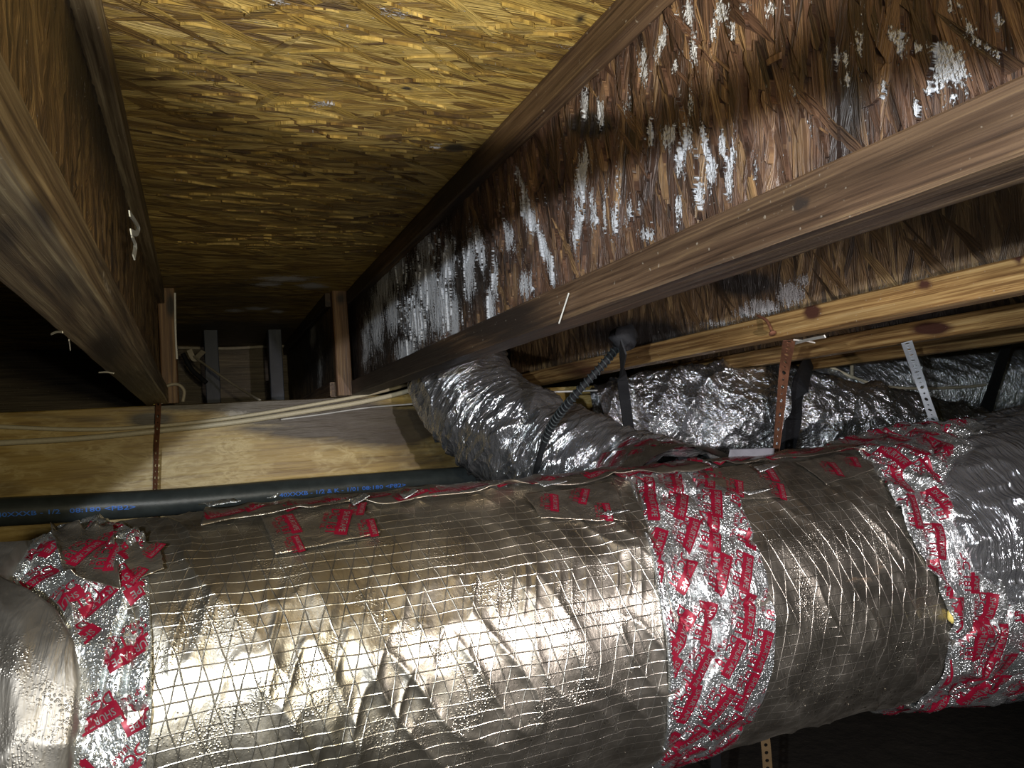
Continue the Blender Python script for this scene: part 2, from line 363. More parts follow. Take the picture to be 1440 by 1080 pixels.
ce = mesh('ceiling', np.vstack([V, rim_top]), F + F2, M['osb_ceiling'], smooth=False,
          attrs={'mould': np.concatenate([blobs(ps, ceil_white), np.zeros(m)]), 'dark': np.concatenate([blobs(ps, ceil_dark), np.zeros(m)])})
tag(ce, kind='structure')
wb = timber('wall_back', ((-.95, 3.1), (2.74, 2.86), (-1.1, .376)), 'x', M['concrete'], c=.004, step=.08, seg=.1, rough=.004); tag(wb, kind='structure')
fl = timber('floor', ((-.95, 3.1), (-.7, 2.74), (-1.12, -1.06)), 'x', M['dirt'], c=.004, step=.08, seg=.06, rough=.008); tag(fl, kind='structure')
wl = timber('wall_left', ((-1.05, -.95), (-.7, 2.74), (-1.1, .376)), 'y', M['concrete'], c=.004, step=.1, seg=.1, rough=.004); tag(wl, kind='structure')
wr = timber('wall_right', ((3.1, 3.2), (-.7, 2.74), (-1.1, .376)), 'y', M['concrete'], c=.004, step=.1, seg=.1, rough=.004); tag(wr, kind='structure')
wf = timber('wall_front', ((-.95, 3.1), (-.8, -.7), (-1.1, .376)), 'x', M['concrete'], c=.004, step=.1, seg=.1, rough=.004); tag(wf, kind='structure')
# ---------------------------------------------------------------- joists
MOULD1 = [(600, 350, 20, 40, 0, .8), (620, 430, 30, 60, .1, .9), (675, 350, 10, 40, .2, .9), (715, 330, 9, 40, .2, .85), (540, 400, 16, 40, 0, .9), (835, 300, 8, 40, 0, .75), (870, 260, 6, 40, 0, .7), (955, 290, 7, 30, 0, .8), (990, 200, 6, 40, 0, .75), (1060, 240, 6, 40, 0, .6), (1210, 60, 8, 24, 0, .75), (1290, 150, 10, 16, 0, .8), (1345, 140, 12, 12, 0, .85), (905, 95, 7, 38, .1), (932, 55, 6, 32, -.25), (950, 90, 4, 20, -.3), (822, 145, 7, 28, .1), (845, 160, 6, 22), (880, 150, 5, 16, 0, .8), (915, 185, 6, 26), (940, 190, 14, 22, -.2, .9),
 (818, 250, 11, 48, -.1), (812, 320, 9, 42, -.05), (735, 262, 5, 36, .3), (745, 305, 12, 32, .35), (765, 350, 8, 40, .35), (775, 385, 6, 24, .3), (560, 380, 16, 40, 0, .9), (600, 400, 26, 62, .1, .95), (585, 450, 24, 45, .1, .95),
 (630, 370, 13, 45), (660, 380, 10, 55), (552, 440, 12, 40), (530, 450, 14, 60, 0, .85), (515, 480, 8, 50, 0, .8), (690, 440, 8, 40), (695, 390, 6, 40), (740, 400, 11, 26, 0, .95), (640, 450, 8, 50), (570, 495, 18, 24),
 (965, 195, 8, 34), (955, 225, 7, 30), (1000, 240, 12, 26, 0, .9), (985, 270, 14, 26), (1025, 255, 8, 34), (1015, 205, 6, 25), (1030, 225, 5, 40), (885, 300, 7, 25, 0, .8), (900, 290, 5, 20, 0, .7), (865, 310, 7, 30, 0, .85), (910, 330, 12, 14, 0, .8), (850, 290, 4, 45, 0, .8),
 (968, 18, 9, 24), (975, 70, 5, 26), (1012, 18, 9, 20), (1030, 45, 5, 20, -.2), (1045, 10, 12, 8), (1086, 12, 9, 14), (1000, 50, 4, 18), (1185, 82, 11, 20), (1190, 112, 8, 14, 0, .9), (1262, 48, 14, 14), (1265, 72, 7, 16), (1285, 65, 7, 10),
 (1330, 95, 20, 32), (1308, 125, 12, 20), (1350, 105, 14, 32), (1325, 70, 16, 12), (1243, 128, 8, 20, 0, .85), (1365, 45, 10, 20, .3), (1385, 65, 14, 12, .6), (1398, 78, 9, 10), (1335, 8, 14, 12), (1403, 28, 6, 10), (1140, 170, 6, 22, 0, .7), (1120, 130, 7, 20, 0, .7), (970, 150, 5, 30, 0, .7)]
DARK1 = [(830, 175, 45, 22), (900, 60, 20, 30, 0, .5), (560, 430, 90, 110, 0, .95), (510, 480, 60, 100, 0, 1), (650, 390, 90, 110, 0, .75), (740, 350, 40, 90, 0, .55), (1030, 110, 30, 60, 0, .3), (1195, 150, 38, 80, 0, .8), (960, 250, 40, 60, 0, .3), (1130, 100, 20, 50, 0, .6),
         (620, 300, 70, 60, 0, .6), (1150, 230, 40, 30, 0, .5)]
def joist(x0, y0, y1, label, wmat, fmat, mould=None, dark=None, fdark=None, seed=0, wd=.045, fine=.0035, fstain=None, nmould=None):
    t = empty('floor_joist', (x0 + wd / 2, y0, ZB)); L = Vector(t.location)
    xm = x0 + wd / 2
    # web
    step = fine; z0, z1 = ZB + .028, ZC - .028
    nz = int((z1 - z0) / step) + 1; ny = int((y1 - y0) / (step * 1.4)) + 1
    Yg, Zg = np.meshgrid(np.linspace(y0, y1, ny), np.linspace(z0, z1, nz), indexing='ij'); Yg = Yg.ravel(); Zg = Zg.ravel()
    d = .0022 * ridge(Zg * 26 + 2 * vnoise(Yg * 20, Zg * 10), Yg * 130, seed=seed + 1) + .0016 * vnoise(Zg * 60, Yg * 300, seed=seed + 2)
    Vl = np.stack([xm - .005 - d, Yg, Zg], 1); Vr = np.stack([xm + .005 + d, Yg, Zg], 1)
    n = len(Vl); Fl = grid_faces(ny, nz); Fr = [tuple(n + i for i in f[::-1]) for f in Fl]
    pp = proj(np.vstack([Vl, Vr]))
    V = np.vstack([Vl, Vr]); V[:, 0] -= t.location.x; V[:, 1] -= t.location.y; V[:, 2] -= t.location.z
    mesh('web', V, Fl + Fr, wmat, t, smooth=True, attrs={'mould': blobs(pp, mould or []), 'dark': blobs(pp, dark or [])})
    for nm, za, zb in (('bottom_flange', ZB, ZB + .035), ('top_flange', ZC - .035, ZC - .0005)):
        o = timber(nm, ((x0, x0 + wd), (y0, y1), (za, zb)), 'y', fmat, t, c=.0018, step=.005, seg=.006, rough=.0011, marks={'dark': fdark or [], 'mould': nmould or []}, seed=seed + (nm == 'top_flange'))
        o.data.transform(Matrix.Translation(-L))
    return t
YG = 1.735
G = 'wooden i-joists crossing overhead'
M['flange_left'] = wood('flange_left', 'y', [(.035, .024, .016), (.13, .09, .052), (.26, .20, .12), (.50, .42, .27)], seed=4, white=(.55, .52, .44))
tag(joist(-.102, -.30, YG + .05, 'x', M['osb_web_old'], M['flange_left'], dark=[(140, 120, 70, 260, .25, .8)], fdark=[(170, 560, 90, 90, 0, .5), (60, 300, 30, 60, .4, .7), (20, 220, 30, 90, .3, .5), (10, 330, 30, 40, 0, .6), (90, 400, 30, 50, .5, .6), (150, 490, 40, 40, 0, .7), (40, 120, 12, 60, .4, .7)], seed=20, wd=.046, nmould=[(150, 400, 12, 60, .3, .55), (70, 130, 14, 80, .3, .5)]),  # web blob paints the shade above the flange; mottles also dim the near end
    'pale weathered joist at the far left, seen from below beside the dark bay', 'joist', G)
tag(joist(.338, -.30, YG + .05, 'x', M['osb_web'], M['flange_brown'], MOULD1, DARK1, [(1125, 287, 16, 14, 0, 1), (560, 520, 150, 60, 0, 1), (700, 450, 120, 60, 0, .75), (700, 300, 150, 200, 0, .45), (640, 250, 90, 120, 0, .7), (500, 420, 60, 80, 0, .9), (1190, 340, 90, 8, 0, .3)], 30),
    'big joist crossing the middle, its reddish strand web blotched with white mould', 'joist', G)
tag(joist(.78, -.1, YG + .05, 'x', M['osb_web_old'], M['flange_gold'], [(1075, 432, 30, 14, 0, .9), (1110, 415, 26, 20, 0, .95), (1130, 395, 16, 12, 0, .7), (1050, 440, 26, 10, 0, .8), (1010, 455, 50, 8, 0, .5), (880, 500, 60, 10, 0, .7)],
    [(1050, 400, 70, 25, 0, .9), (900, 470, 120, 30, 0, .9), (1200, 350, 60, 30, 0, .4)], [(1142, 438, 16, 14, 0, 1), (1300, 400, 16, 10, 0, .9), (1432, 365, 10, 10, 0, .9), (820, 520, 60, 20, 0, .6)], 40),
    'golden grained joist just behind the big mouldy joist', 'joist', G)
tag(joist(1.18, .3, YG + .05, 'x', M['osb_web_old'], M['flange_gold'], None, [(1300, 450, 200, 60, 0, .7)], [(1310, 462, 34, 12, 0, 1)], 50, fine=.006),
    'third joist from the middle, pale bottom edge with one dark brown patch', 'joist', G)
tag(joist(1.56, .5, YG + .05, 'x', M['osb_web_old'], M['flange_gold'], None, None, None, 60, fine=.008),
    'farthest joist on the right, a thin pale edge above the ribbed duct', 'joist', G)
tag(joist(.292, YG - .005, 2.72, 'x', M['osb_web_old'], M['flange_brown'], [(440, 470, 6, 30, 0, .7), (450, 520, 5, 60, 0, .6)], [(430, 500, 80, 80, 0, .8)], [(430, 470, 90, 90, 0, .9)], 70, fine=.006, wd=.04),
    'dark joist running on beyond the girder to the rim board', 'joist', 'joists beyond the girder')
tag(joist(-.10, YG + .055, 2.72, 'x', M['osb_web_old'], M['flange_brown'], None, [(230, 500, 80, 80, 0, .8)], [(230, 470, 90, 90, 0, .9)], 80, fine=.006, wd=.04),
    'dark joist beyond the girder, half hidden by the left stained post', 'joist', 'joists beyond the girder')
# pressed strands standing proud of the boards: each its own thin flake
def strands(parent, centres, plane, mat, mould, dark, seed, base_ang, thick=.0013):
    rr = random.Random(seed); loc = np.array(parent.location)
    for (a, b) in centres:
        L = rr.uniform(.025, .075); W = rr.uniform(.004, .010); ang = base_ang + rr.gauss(0, .22) if rr.random() < .85 else base_ang + rr.uniform(-1.1, 1.1)
        n = 9; sk = rr.uniform(-.5, .5); pts = []
        for i in range(n):
            f = i / (n - 1); env = min(1, 5 * f + .25 * rr.random()) * min(1, 5 * (1 - f) + .25 * rr.random())
            c0 = sk * W * (f - .5)
            for v in (-.5, 0, .5): pts.append(((f - .5) * L, c0 + v * W * max(env, .12)))
        pts = np.array(pts); ca, sa = math.cos(ang), math.sin(ang); A = a + pts[:, 0] * ca - pts[:, 1] * sa; B = b + pts[:, 0] * sa + pts[:, 1] * ca
        h = thick * rr.uniform(.6, 1.4); tilt = rr.uniform(-.0008, .0008) * (pts[:, 0] / L * 2)
        top = plane(A, B, h + tilt + .0008); bot = plane(A, B, np.full(len(A), -.0015))
        F = grid_faces(n, 3); m_ = len(pts); ring = [i * 3 for i in range(n)] + [(n - 1) * 3 + 1, (n - 1) * 3 + 2] + [i * 3 + 2 for i in range(n - 2, -1, -1)] + [1]
        F = F + [(ring[i], m_ + ring[i], m_ + ring[(i + 1) % len(ring)], ring[(i + 1) % len(ring)]) for i in range(len(ring))]
        V = np.vstack([top, bot]); pp = proj(V); c = V.mean(0)
        o = mesh('strand', V - c, F, mat, parent, smooth=False, attrs={'mould': blobs(pp, mould), 'dark': blobs(pp, dark)}); o.location = tuple(c - loc)
rs = random.Random(5)
web_x = .338 + .0225 - .0078
strands(bpy.data.objects['floor_joist.001'], [(rs.uniform(ZB + .05, ZC - .05), .2 + 1.1 * rs.random() ** 1.6) for _ in range(285)],
        lambda z, y, h: np.stack([web_x - h, y, np.clip(z, ZB + .037, ZC - .037)], 1), M['osb_web'], MOULD1, DARK1, 9, 0.0)
strands(ce, [(rs.uniform(-.02, .31), .45 + .9 * rs.random() ** 1.4) for _ in range(285)],
        lambda x, y, h: np.stack([np.clip(x, -.057, .336), y, ZC - .0016 - h], 1), M['osb_ceiling'], ceil_white, ceil_dark, 10, 0.0)
# girder
g = timber('girder', ((-.94, 3.08), (YG - .005, YG + .085), (-.20, ZB - .0015)), 'x', M['girder'], c=.002, step=.006, seg=.008, rough=.001,
           marks={'dark': [(300, 566, 130, 14, 0, 1), (420, 565, 130, 20, 0, 1), (520, 600, 170, 30, 0, 1), (400, 590, 90, 10, 0, 1), (330, 568, 140, 12, 0, 1), (450, 578, 170, 18, 0, .95), (560, 600, 90, 34, 0, 1), (210, 590, 40, 14, 0, .9), (420, 605, 120, 14, 0, .7), (60, 585, 90, 5, 0, .4), (600, 640, 90, 60, 0, .55), (560, 650, 40, 10, 0, .3), (130, 590, 60, 6, 0, .5), (0, 700, 60, 60, 0, .35)],
                  'mould': [(330, 582, 34, 8, 0, .8), (310, 578, 20, 8, 0, .6), (470, 640, 60, 20, 0, .4)]})
at_origin(g, (.8, YG + .04, -.2)); tag(g, 'laminated yellow and dark-stained girder under the joists', 'girder')
rim = timber('rim_board', ((-.94, 3.08), (2.68, 2.718), (.06, ZC - .001)), 'x', M['rim'], c=.002, step=.02, seg=.03, rough=.001); at_origin(rim, (.8, 2.7, .06))
tag(rim, 'dim weathered rim board closing the far end of the joist bay', 'board')
# posts standing on the girder
def post(p0, p1, y0, y1, mat, label, marks, grp, zt=ZC):
    a = onY(p0[0], p0[1], y0)[0]; b = onY(p1[0], p1[1], y0)[0]
    o = timber('blocking_post', ((a, b), (y0, y1), (ZB + .0005, zt - .001)), 'z', mat, c=.002, step=.006, seg=.008, rough=.0014, marks=marks, seed=int(a * 1000) % 50)
    at_origin(o, ((a + b) / 2, (y0 + y1) / 2, ZB)); return tag(o, label, 'post', grp)
post((225, 500), (249, 500), 1.70, 1.733, M['post_wood'], 'reddish brown blocking post at the end of the left joist', {'dark': [(240, 430, 8, 24, 0, .9), (222, 480, 6, 60, 0, .4)]}, 'wooden posts on the girder')
post((472, 500), (493, 500), 1.70, 1.729, M['post_wood'], 'light brown blocking post at the end of the big mouldy joist', {'dark': [(480, 420, 12, 12, 0, .7)]}, 'wooden posts on the girder')
post((289, 530), (309, 530), 2.30, 2.36, M['grey_post'], 'blue-grey post in the dark bay, behind the diagonal wire', {}, 'grey posts in the far bay')
post((380, 530), (399, 530), 2.30, 2.36, M['grey_post'], 'blue-grey post in the dark bay, next to the dark far joist', {}, 'grey posts in the far bay')
# ---------------------------------------------------------------- main duct
A0 = np.array([.16425, .89496, -.26583]); U0 = unit([.99652, -.08323, .0051]); RD = .19
UPV = unit(np.array([0, 0, 1.]) - U0 * U0[2]); FRV = -np.cross(UPV, U0); FRV = FRV if FRV[1] < 0 else -FRV
def hit(px, py, R=RD):
    r = unit(ray(px, py)); o = -A0; a = r - U0 * np.dot(r, U0); b = o - U0 * np.dot(o, U0)
    A = a @ a; B = 2 * a @ b; C = b @ b - R * R; D = B * B - 4 * A * C
    t = (-B - math.sqrt(max(D, 0))) / (2 * A); q = r * t - A0
    return float(q @ U0), math.atan2(float(q @ UPV), float(q @ FRV))
def bound(pix):
    h = sorted([(hit(*q)[1], hit(*q)[0]) for q in pix]); th = [a for a, _ in h]; ss = [b for _, b in h]
    return lambda t: np.interp(np.arctan2(np.sin(t), np.cos(t)), th, ss)
def axis_pt(s):
    s = np.asarray(s, float); return A0 + s[..., None] * U0
def surf(s, t, r):
    return axis_pt(s) + r[..., None] * (np.cos(t)[..., None] * FRV + np.sin(t)[..., None] * UPV)
def base_r(s, t):
    """radius of the wrapped duct, with its long diagonal wrinkles and sags"""
    r = RD + .004 * (vnoise(s * 7, t * 1.5, seed=31) - .5) + .0035 * (vnoise(s * 20, t * 3, seed=32) - .5)
    wr = ridge((s + .10 * t) * 30, t * 2.2, seed=33) ** 3
    zone = np.clip((vnoise(s * 5, t * 1.4, seed=34) - .35) * 3, 0, 1)
    r = r + .0034 * wr * zone
    r = r + .0025 * ridge((s - .06 * t) * 70, t * 4, seed=35) ** 2 * np.clip((vnoise(s * 6 + 9, t * 2, seed=36) - .4) * 3, 0, 1)
    # pinched at the tape joints
    for c_, a_, w_ in ((.365, .010, .05),): r = r - a_ * np.exp(-((s - .27) / .03) ** 2) * .35
    return r
def duct_part(name, sl, sr, rf, mat, parent, ns, nt, t0=-math.pi, t1=math.pi, suvk=1.0, rust=None, lift=0.0):
    t = np.linspace(t0, t1, nt); u = np.linspace(0, 1, ns); Ug, Tg = np.meshgrid(u, t, indexing='ij'); Ug = Ug.ravel(); Tg = Tg.ravel()
    a = sl(Tg) if callable(sl) else np.full_like(Tg, sl); b = sr(Tg) if callable(sr) else np.full_like(Tg, sr)
    s = a + (b - a) * Ug; r = rf(s, Tg)
    e = np.minimum(Ug, 1 - Ug) * ns; r = np.where(e < .5, r - lift, r)
    V = surf(s, Tg, r) - np.array(parent.location)
    at = {'suv': np.stack([s * suvk, Tg * RD, s * 0], 1)}
    if rust: at['rust'] = blobs(proj(surf(s, Tg, r)), rust)
    else: at['rust'] = s * 0
    return mesh(name, V, grid_faces(ns, nt), mat, parent, attrs=at)
duct = empty('insulated_duct', tuple(A0 + U0 * .3))
tag(duct, 'large foil-wrapped duct across the bottom with red-printed tape joints', 'duct')
bL = bound([(150, 728), (205, 760), (210, 800), (216, 900), (216, 1000), (207, 1079)])
bC0 = bound([(885, 682), (905, 750), (922, 830), (935, 920), (937, 1000), (925, 1070)])
bC1 = bound([(1010, 662), (1050, 740), (1078, 820), (1086, 890), (1078, 960), (1040, 1030)])
bR0 = bound([(1195, 634), (1245, 695), (1278, 760), (1312, 815), (1335, 872), (1327, 920), (1315, 950)])
bS = bound([(1380, 606), (1340, 640), (1318, 685), (1325, 740), (1355, 800), (1400, 842), (1439, 868)])
bLS = bound([(0, 800), (40, 818), (80, 848), (110, 900), (117, 960), (108, 1040), (105, 1079)])
duct_part('main_wrap', lambda t: bL(t) - .02, lambda t: bC0(t) + .02, base_r, M['foil_scrim'], duct, 520, 420)
duct_part('second_wrap', lambda t: bC1(t) - .02, lambda t: bR0(t) + .03, base_r, M['foil_scrim'], duct, 380, 420, rust=[(1210, 815, 35, 10, 0, .8), (1235, 800, 12, 22, -.3, .8), (1270, 790, 25, 8, 0, .5)])
def tape_r(ex, seed, amp=1.0):
    def f(s, t):
        r = RD + ex + .004 * (vnoise(s * 7, t * 1.5, seed=31) - .5)
        r = r + amp * .005 * ridge((s + .05 * t) * 26 + vnoise(s * 9, t * 4, seed=seed + 4), t * 2.6, seed=seed) ** 3
        r = r - .011 * ridge((s - .03 * t) * 42, t * 2.4 + 3, seed=seed + 1) ** 12
        return r + amp * .0016 * vnoise(s * 90, t * 14, seed=seed + 2)
    return f
tC = tape_r(.0035, 50); tL = tape_r(.002, 60, 2.2); tR = tape_r(.002, 70, 2.2)
def tRr(s, t):  # swells up against the flexible sleeve on its right
    return tR(s, t) + .016 * np.clip((s - bR0(t)) / .12, 0, 1.3)
def tLr(s, t): return tL(s, t) - .026 * np.clip((bL(t) - s) / .09, 0, 1.5) ** 1.5
tape_c = duct_part('tape_wrap', bC0, bC1, tC, M['foil_tape'], duct, 230, 520, lift=.004)
tape_r_ = duct_part('tape_wrap', bR0, lambda t: bS(t) * 0 + 1.25, tRr, M['foil_tape'], duct, 190, 520, lift=.003)
tape_l = duct_part('tape_wrap', lambda t: bLS(t) - .05, bL, tLr, M['foil_tape'], duct, 180, 460, lift=.003)
def sleeve_r(s, t):
    x = s - bS(t); r = RD + .014 + .018 * np.clip(x / .12, 0, 1) + .006 * np.sin(np.clip(x / .03, 0, 1.57))
    r = r + .010 * (vnoise(s * 8, t * 3, seed=81) - .5) + .008 * ridge((s * .6 + .12 * t) * 24, t * 5, seed=82) ** 2
    return r + .004 * ridge(s * 30 + t * 3, t * 12, seed=83) ** 2
sl = duct_part('sleeve', bS, 1.7, sleeve_r, M['foil_flex'], duct, 260, 420, lift=.02); sl['label'] = 'crinkled silver sleeve on the right'
def sleeve_l(s, t):
    x = bLS(t) - s; r = RD - .001 - .010 * np.clip(np.sin(t), 0, 1) ** 2 + .008 * np.sin(np.clip(x / .03, 0, 1.57)) - .02 * np.clip(x / .2, 0, 1)
    r = r + .006 * ridge((s + .03 * t) * 45, t * 3, seed=91) ** 2 * (1 - .6 * np.clip(np.sin(t), 0, 1))
    return r + .008 * (vnoise(s * 6, t * 2, seed=92) - .5)
sl2 = duct_part('sleeve', -1.0, bLS, sleeve_l, M['foil_sleeve'], duct, 200, 420, lift=.02); sl2['label'] = 'dull grey sleeve on the left'
# printed marks: template = red bar with light lettering, red lettering beside it
def text_mesh(body, size):
    c = bpy.data.curves.new('t', 'FONT'); c.body = body; c.size = size; c.resolution_u = 2; c.align_x = 'CENTER'; c.align_y = 'CENTER'; c.offset = size * .012
    o = bpy.data.objects.new('t', c); COL.objects.link(o); dg = bpy.context.evaluated_depsgraph_get()
    me = bpy.data.meshes.new_from_object(o.evaluated_get(dg)); v = np.array([list(x.co)[:2] for x in me.vertices]); f = [tuple(p.vertices) for p in me.polygons]
    bpy.data.objects.remove(o); bpy.data.curves.remove(c); bpy.data.meshes.remove(me); return v, f
T1 = text_mesh('SHURTAPE', .0088); T2_ = text_mesh('DC 181', .0135); T3 = text_mesh('181A-P  UL', .0060)
def print_geo():
    V = []; F = []; Mi = []; Hh = []
    def add(v, f, mi, h):
        o = len(V); V.extend(v); Hh.extend([h] * len(v)); F.extend([tuple(i + o for i in q) for q in f]); Mi.extend([mi] * len(f))
    nx, ny = 14, 5; v = [(-.022 + .044 * i / nx, .0035 + .0125 * j / ny) for i in range(nx + 1) for j in range(ny + 1)]
    add(v, grid_faces(nx + 1, ny + 1), 0, .0009)
    add((T1[0] * [.86, 1] + [0, .0102]).tolist(), T1[1], 1, .0014)
    add((T2_[0] + [0, -.0015]).tolist(), T2_[1], 0, .0010); add((T3[0] + [0, -.010]).tolist(), T3[1], 0, .0010)
    return np.array(V), F, Mi, np.array(Hh)
PG = print_geo()
def put_print(parent, rf, s, t, ang, sc=1.0, clip=None, R=RD):
    V, F, Mi, Hh = PG; c, d = math.cos(ang), math.sin(ang)
    ds = (V[:, 0] * c - V[:, 1] * d) * sc; dt = (V[:, 0] * d + V[:, 1] * c) * sc / R
    ss, tt = s + ds, t + dt
    keep = np.ones(len(V), bool)
    if clip is not None: keep = clip(ss, tt)
    r = rf(ss, tt) + Hh
    Fk = [(f, m_) for f, m_ in zip(F, Mi) if all(keep[i] for i in f)]
    if len(Fk) < 6: return
    Wv = surf(ss, tt, r) - np.array(duct.location)
    used = sorted({i for f, _ in Fk for i in f}); re = {i: n for n, i in enumerate(used)}
    mesh('printed_mark', Wv[used], [tuple(re[i] for i in f) for f, _ in Fk], [M['red_ink'], M['silver_ink']], parent, fmat=[m_ for _, m_ in Fk])
def fill_prints(parent, rf, s0, s1, t0, t1, clip, ang, ps_=.050, pt_=.052, seed=1, prob=1.0):
    rr = random.Random(seed); j = 0; tt = t0
    while tt < t1:
        ss = s0 + (ps_ / 2 if j % 2 else 0)
        while ss < s1:
            if rr.random() < prob: put_print(parent, rf, ss + rr.uniform(-.008, .008), tt + rr.uniform(-.03, .03), ang + rr.uniform(-.22, .22), rr.uniform(1.0, 1.2), clip)
            ss += ps_
        tt += pt_ / RD; j += 1
ANG = math.radians(180 + 57)
def clipf(a, b):
    def f(s, t): return (s > (a(t) if callable(a) else a) + .002) & (s < (b(t) if callable(b) else b) - .002)
    return f
fill_prints(tape_c, tC, .20, .60, -1.3, 1.75, clipf(bC0, bC1), ANG, .043, .047, 3)
fill_prints(tape_r_, tRr, .62, 1.25, -1.3, 1.75, clipf(bR0, bS), ANG + .5, .048, .046, 4)
fill_prints(tape_r_, tRr, .9, 1.25, -1.3, -.25, clipf(bS, 1.24), ANG + .5, .048, .046, 14)
fill_prints(tape_l, tLr, -.52, -.15, -1.2, 1.7, clipf(bLS, bL), math.radians(180 + 35), .050, .056, 5, .9)
# tape patches laid flat on the wrap: quads in (s, t) with lightly curled edges
def patch(name, quad, mat, lift=.0035, seed=0, curl=.0, marks=(), n=46, label=None):
    q = [hit(*p) for p in quad]; u = np.linspace(0, 1, n); A, B = np.meshgrid(u, u, indexing='ij'); A = A.ravel(); B = B.ravel()
    jag = .06 * (vnoise(A * 9, B * 9, seed=seed) - .5)
    w_ = [(1 - A) * (1 - B), A * (1 - B), A * B, (1 - A) * B]
    s = sum(w * p[0] for w, p in zip(w_, q)) + jag * .02; t = sum(w * p[1] for w, p in zip(w_, q)) + jag * .1
    e = np.minimum(np.minimum(A, 1 - A), np.minimum(B, 1 - B))
    rf = lambda s_, t_: base_r(s_, t_) * .6 + (RD + .001) * .4 + lift + .0012 * ridge(s_ * 50, t_ * 10, seed=seed + 3)
    r = rf(s, t) + curl * np.exp(-(e / .06)) * vnoise(A * 7, B * 7, seed=seed + 5)
    V = surf(s, t, r) - np.array(duct.location)
    o = mesh(name, V, grid_faces(n, n), mat, duct, attrs={'suv': np.stack([s, t * RD, 0 * s], 1), 'rust': s * 0})
    md = o.modifiers.new('t', 'SOLIDIFY'); md.thickness = .0008; md.offset = -1
    if label: o['label'] = label
    for (px, py, ang, sc) in marks:
        sc_, tc = hit(px, py); put_print(o, lambda a, b: rf(a, b) + .0008, sc_, tc, ang, sc)
    return o
patch('tape_patch', [(366, 728), (386, 784), (535, 752), (500, 712)], M['foil_patch'], seed=1, marks=[(400, 745, ANG + .8, .9), (470, 738, ANG + .3, 1.1), (515, 748, ANG + .6, .7), (412, 772, ANG + .8, .6), (500, 722, ANG + .3, .7)], label='dark square of red-printed tape')
patch('tape_patch', [(735, 700), (760, 732), (880, 737), (860, 684)], M['foil_patch'], seed=2, marks=[(845, 725, ANG + .3, .7), (770, 712, ANG + .2, .8), (812, 702, ANG, .8)])
patch('tape_patch', [(1118, 655), (1160, 686), (1228, 664), (1190, 640)], M['foil_patch'], seed=3, marks=[(1165, 664, ANG + .2, .9), (1195, 655, ANG, .7)])
patch('tape_patch', [(980, 668), (1010, 706), (1112, 703), (1080, 654)], M['foil_patch'], seed=4, marks=[(1030, 690, ANG, .8), (1075, 672, ANG + .2, .9), (1090, 695, ANG + .1, .7)])
patch('tape_patch', [(72, 753), (92, 812), (172, 838), (160, 752)], M['foil_patch'], seed=6, marks=[(112, 782, ANG, .9), (150, 790, ANG + .4, .9), (150, 768, ANG + .6, .7)], lift=.004, curl=.01)  # dark foil added here paints the dim reflection on the left tape's bulge
patch('tape_patch', [(162, 768), (188, 825), (232, 806), (225, 772)], M['foil_patch'], seed=5, marks=[(215, 782, ANG, .5), (190, 818, ANG, .5)], lift=.006)
# the tape seam that runs along the top edge of the wrap
def seam(px0, px1, seed):
    n = 260; u = np.linspace(0, 1, n); s0 = hit(*px0)[0]; s1 = hit(*px1)[0]; s = np.repeat(s0 + (s1 - s0) * u, 12); v = np.tile(np.linspace(0, 1, 12), n)
    t = 1.28 + .32 * v + .09 * (vnoise(s * 24, 0, seed=seed) - .5) * (1 - v)
    rf = lambda a, b: RD + .006 + .005 * ridge(a * 22, b * 4, seed=seed + 1) ** 2
    r = rf(s, t) + .012 * np.exp(-v * 6) * vnoise(s * 16, 3, seed=seed + 2) ** 3
    V = surf(s, t, r) - np.array(duct.location)
    o = mesh('seam_tape', V, grid_faces(n, 12), M['foil_patch'], duct, attrs={'suv': np.stack([s, t * RD, 0 * s], 1), 'rust': s * 0})
    md = o.modifiers.new('t', 'SOLIDIFY'); md.thickness = .0008
    a = min(s0, s1) + .02; k_ = 0
    while a < max(s0, s1) - .02:
        put_print(o, rf, a, 1.42 + .05 * math.sin(k_ * 2), math.radians(180 + 20), .95); a += .042; k_ += 1
seam((290, 716), (1000, 668), 5); seam((1010, 664), (1230, 634), 6)
# torn foil tabs along the seam (bright undersides)
for i, (x, y, w_, h_) in enumerate([(775, 690, 44, 12), (862, 731, 36, 8), (575, 708, 26, 10), (505, 716, 30, 12), (310, 722, 60, 10), (1060, 700, 40, 7), (385, 712, 18, 7), (1075, 668, 34, 12)]):
    q = [hit(x - w_ / 2, y - h_ * .1), hit(x - w_ / 4, y + h_ / 2), hit(x + w_ / 2, y + h_ * .1), hit(x + w_ / 5, y - h_ / 2)]
    n = 8; u = np.linspace(0, 1, n); A, B = np.meshgrid(u, u, indexing='ij'); A = A.ravel(); B = B.ravel(); w4 = [(1 - A) * (1 - B), A * (1 - B), A * B, (1 - A) * B]
    s = sum(w * p[0] for w, p in zip(w4, q)); t = sum(w * p[1] for w, p in zip(w4, q)); r = base_r(s, t) + .010 + .006 * A * B
    o = mesh('foil_tab', surf(s, t, r) - np.array(duct.location), grid_faces(n, n), M['foil_tape'], duct, attrs={'suv': np.stack([s, t * RD, 0 * s], 1)})
    md = o.modifiers.new('t', 'SOLIDIFY'); md.thickness = .0007
